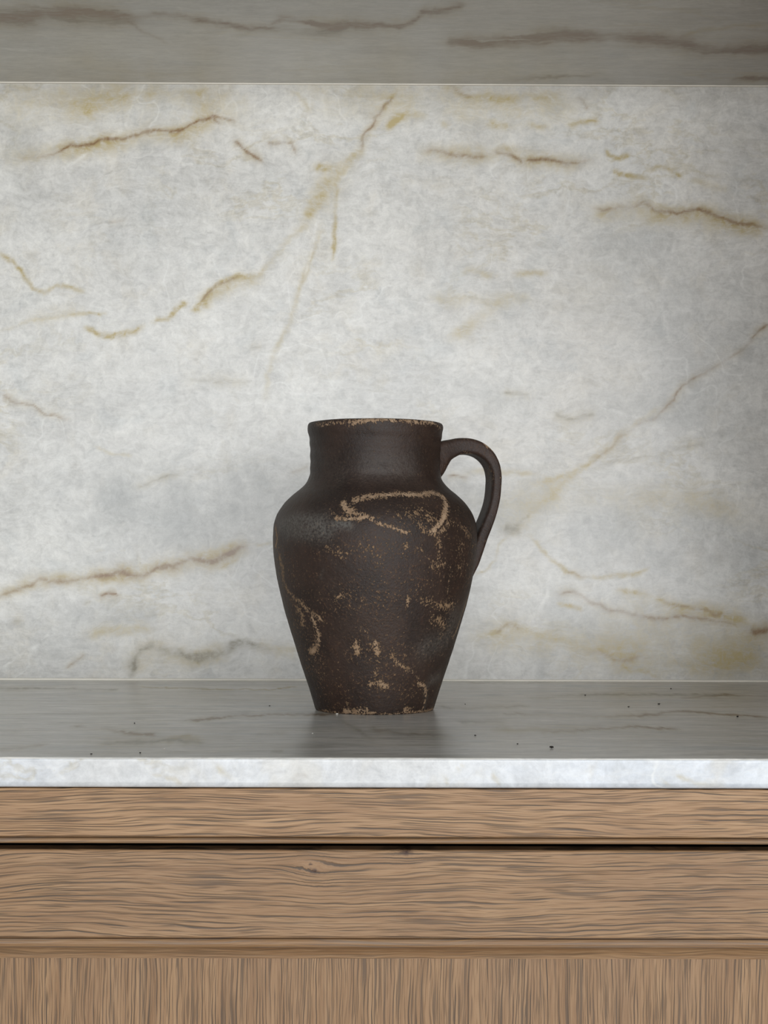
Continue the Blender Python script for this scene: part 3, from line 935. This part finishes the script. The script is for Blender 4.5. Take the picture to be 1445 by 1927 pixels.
HP += (0.35 * fbm(s_ * 9 + 3, np.cos(a_) * 1.4 + 7, 3, 3))[..., None] * np.stack([np.cos(a_), np.sin(a_), np.sin(a_)], -1)
HP /= 1000
tw = np.clip(fbm(s_ * 16 + 1, np.cos(a_) * 1.5 + np.sin(a_) + 3, 9, 3) * 1.2, 0, 1) * .8
tw += 1.1 * np.exp(-((s_ - .36) / .03) ** 2) * np.exp(-((a_ - 5.5) / .5) ** 2)
tw += .6 * np.exp(-((s_ - .55) / .10) ** 2) * np.exp(-((a_ - 5.5) / .12) ** 2)
HA = {'t': np.clip(tw, 0, 1), 'g': np.zeros(s_.shape), 'r': .25 + 0 * s_, 'speck': .15 + 0 * s_}
hm = grid_mesh('jug_handle', HP, HA, wrap=True, extra_v=[HP[0].mean(0), HP[-1].mean(0)],
               extra_f=[(-(k) - 1, -((k + 1) % NS) - 1, 0) for k in range(NS)] + [(-((len(hp) - 1) * NS + (k + 1) % NS) - 1, -((len(hp) - 1) * NS + k) - 1, 1) for k in range(NS)])
handle = link('handle', hm, M_CLAY, smooth=True)
bm = bmesh.new(); bm.from_mesh(hm); bmesh.ops.recalc_face_normals(bm, faces=bm.faces[:]); bm.to_mesh(hm); bm.free()
handle.parent = jug

# ---------------------------------------------------------------- dust on the worktop
def crumb_mesh(name, s, seed):
    bm = bmesh.new(); bmesh.ops.create_icosphere(bm, subdivisions=1, radius=s)
    r = random.Random(seed)
    for v in bm.verts:
        v.co *= r.uniform(.7, 1.25); v.co.z *= .7
    lo = min(v.co.z for v in bm.verts)
    for v in bm.verts:
        v.co.z -= lo
    me = bpy.data.meshes.new(name); bm.to_mesh(me); bm.free()
    return me


GRIT_LABELS = ['tiny dark speck midway back on the worktop, well left of the jug',
               'tiny dark speck at the front edge of the worktop, leftmost of all',
               'tiny dark speck at the front edge of the worktop, second from the left',
               'tiny dark speck on the worktop beside the foot of the jug, on its left',
               'tiny dark speck in front and right of the jug, farther back than two others there',
               'tiny dark speck between the largest speck and the jug, near the front edge',
               'largest dark speck near the front edge of the worktop, right of the jug',
               'tiny dark speck closest to the splashback, far right of the jug',
               'dark speck midway back on the worktop, second from the right',
               'dark speck nearest the right end of the worktop',
               'tiny dark speck near the splashback, halfway between jug and right end',
               'tiny dark speck on the worktop beside the foot of the jug, on its right',
               'faint dark speck far right of the jug, level with its foot']
gm = crumb_mesh('grit_speck', .00075, 2); gm.materials.append(M_GRIT)
for i, (x, y) in enumerate(GRIT):
    o = bpy.data.objects.new('grit_speck', gm); COL.objects.link(o)
    o.location = (x, y, TOP_Z); o.rotation_euler.z = i * 1.7
    s = (.9, .8, .9, .8, .9, .8, 1.5, 1.1, 1.1, 1.4, .9, .8, .9)[i]
    o.scale = (s, s * 1.5, s)
    tag(o, GRIT_LABELS[i], 'grit', 'grit on the worktop')
cm = crumb_mesh('crumb', .0008, 5); cm.materials.append(M_CRUMB)
for (x, y), s, lab in zip(CRUMBS, (1.3, .7, .7), ('pale crumb touching the foot of the brown jug', 'tiny pale crumb on the worktop, left of the jug near the front edge', 'tiny pale crumb on the worktop just in front of the jug')):
    o = bpy.data.objects.new('crumb', cm); COL.objects.link(o)
    o.location = (x, y, TOP_Z); o.scale = (s, s, s)
    tag(o, lab, 'crumb')
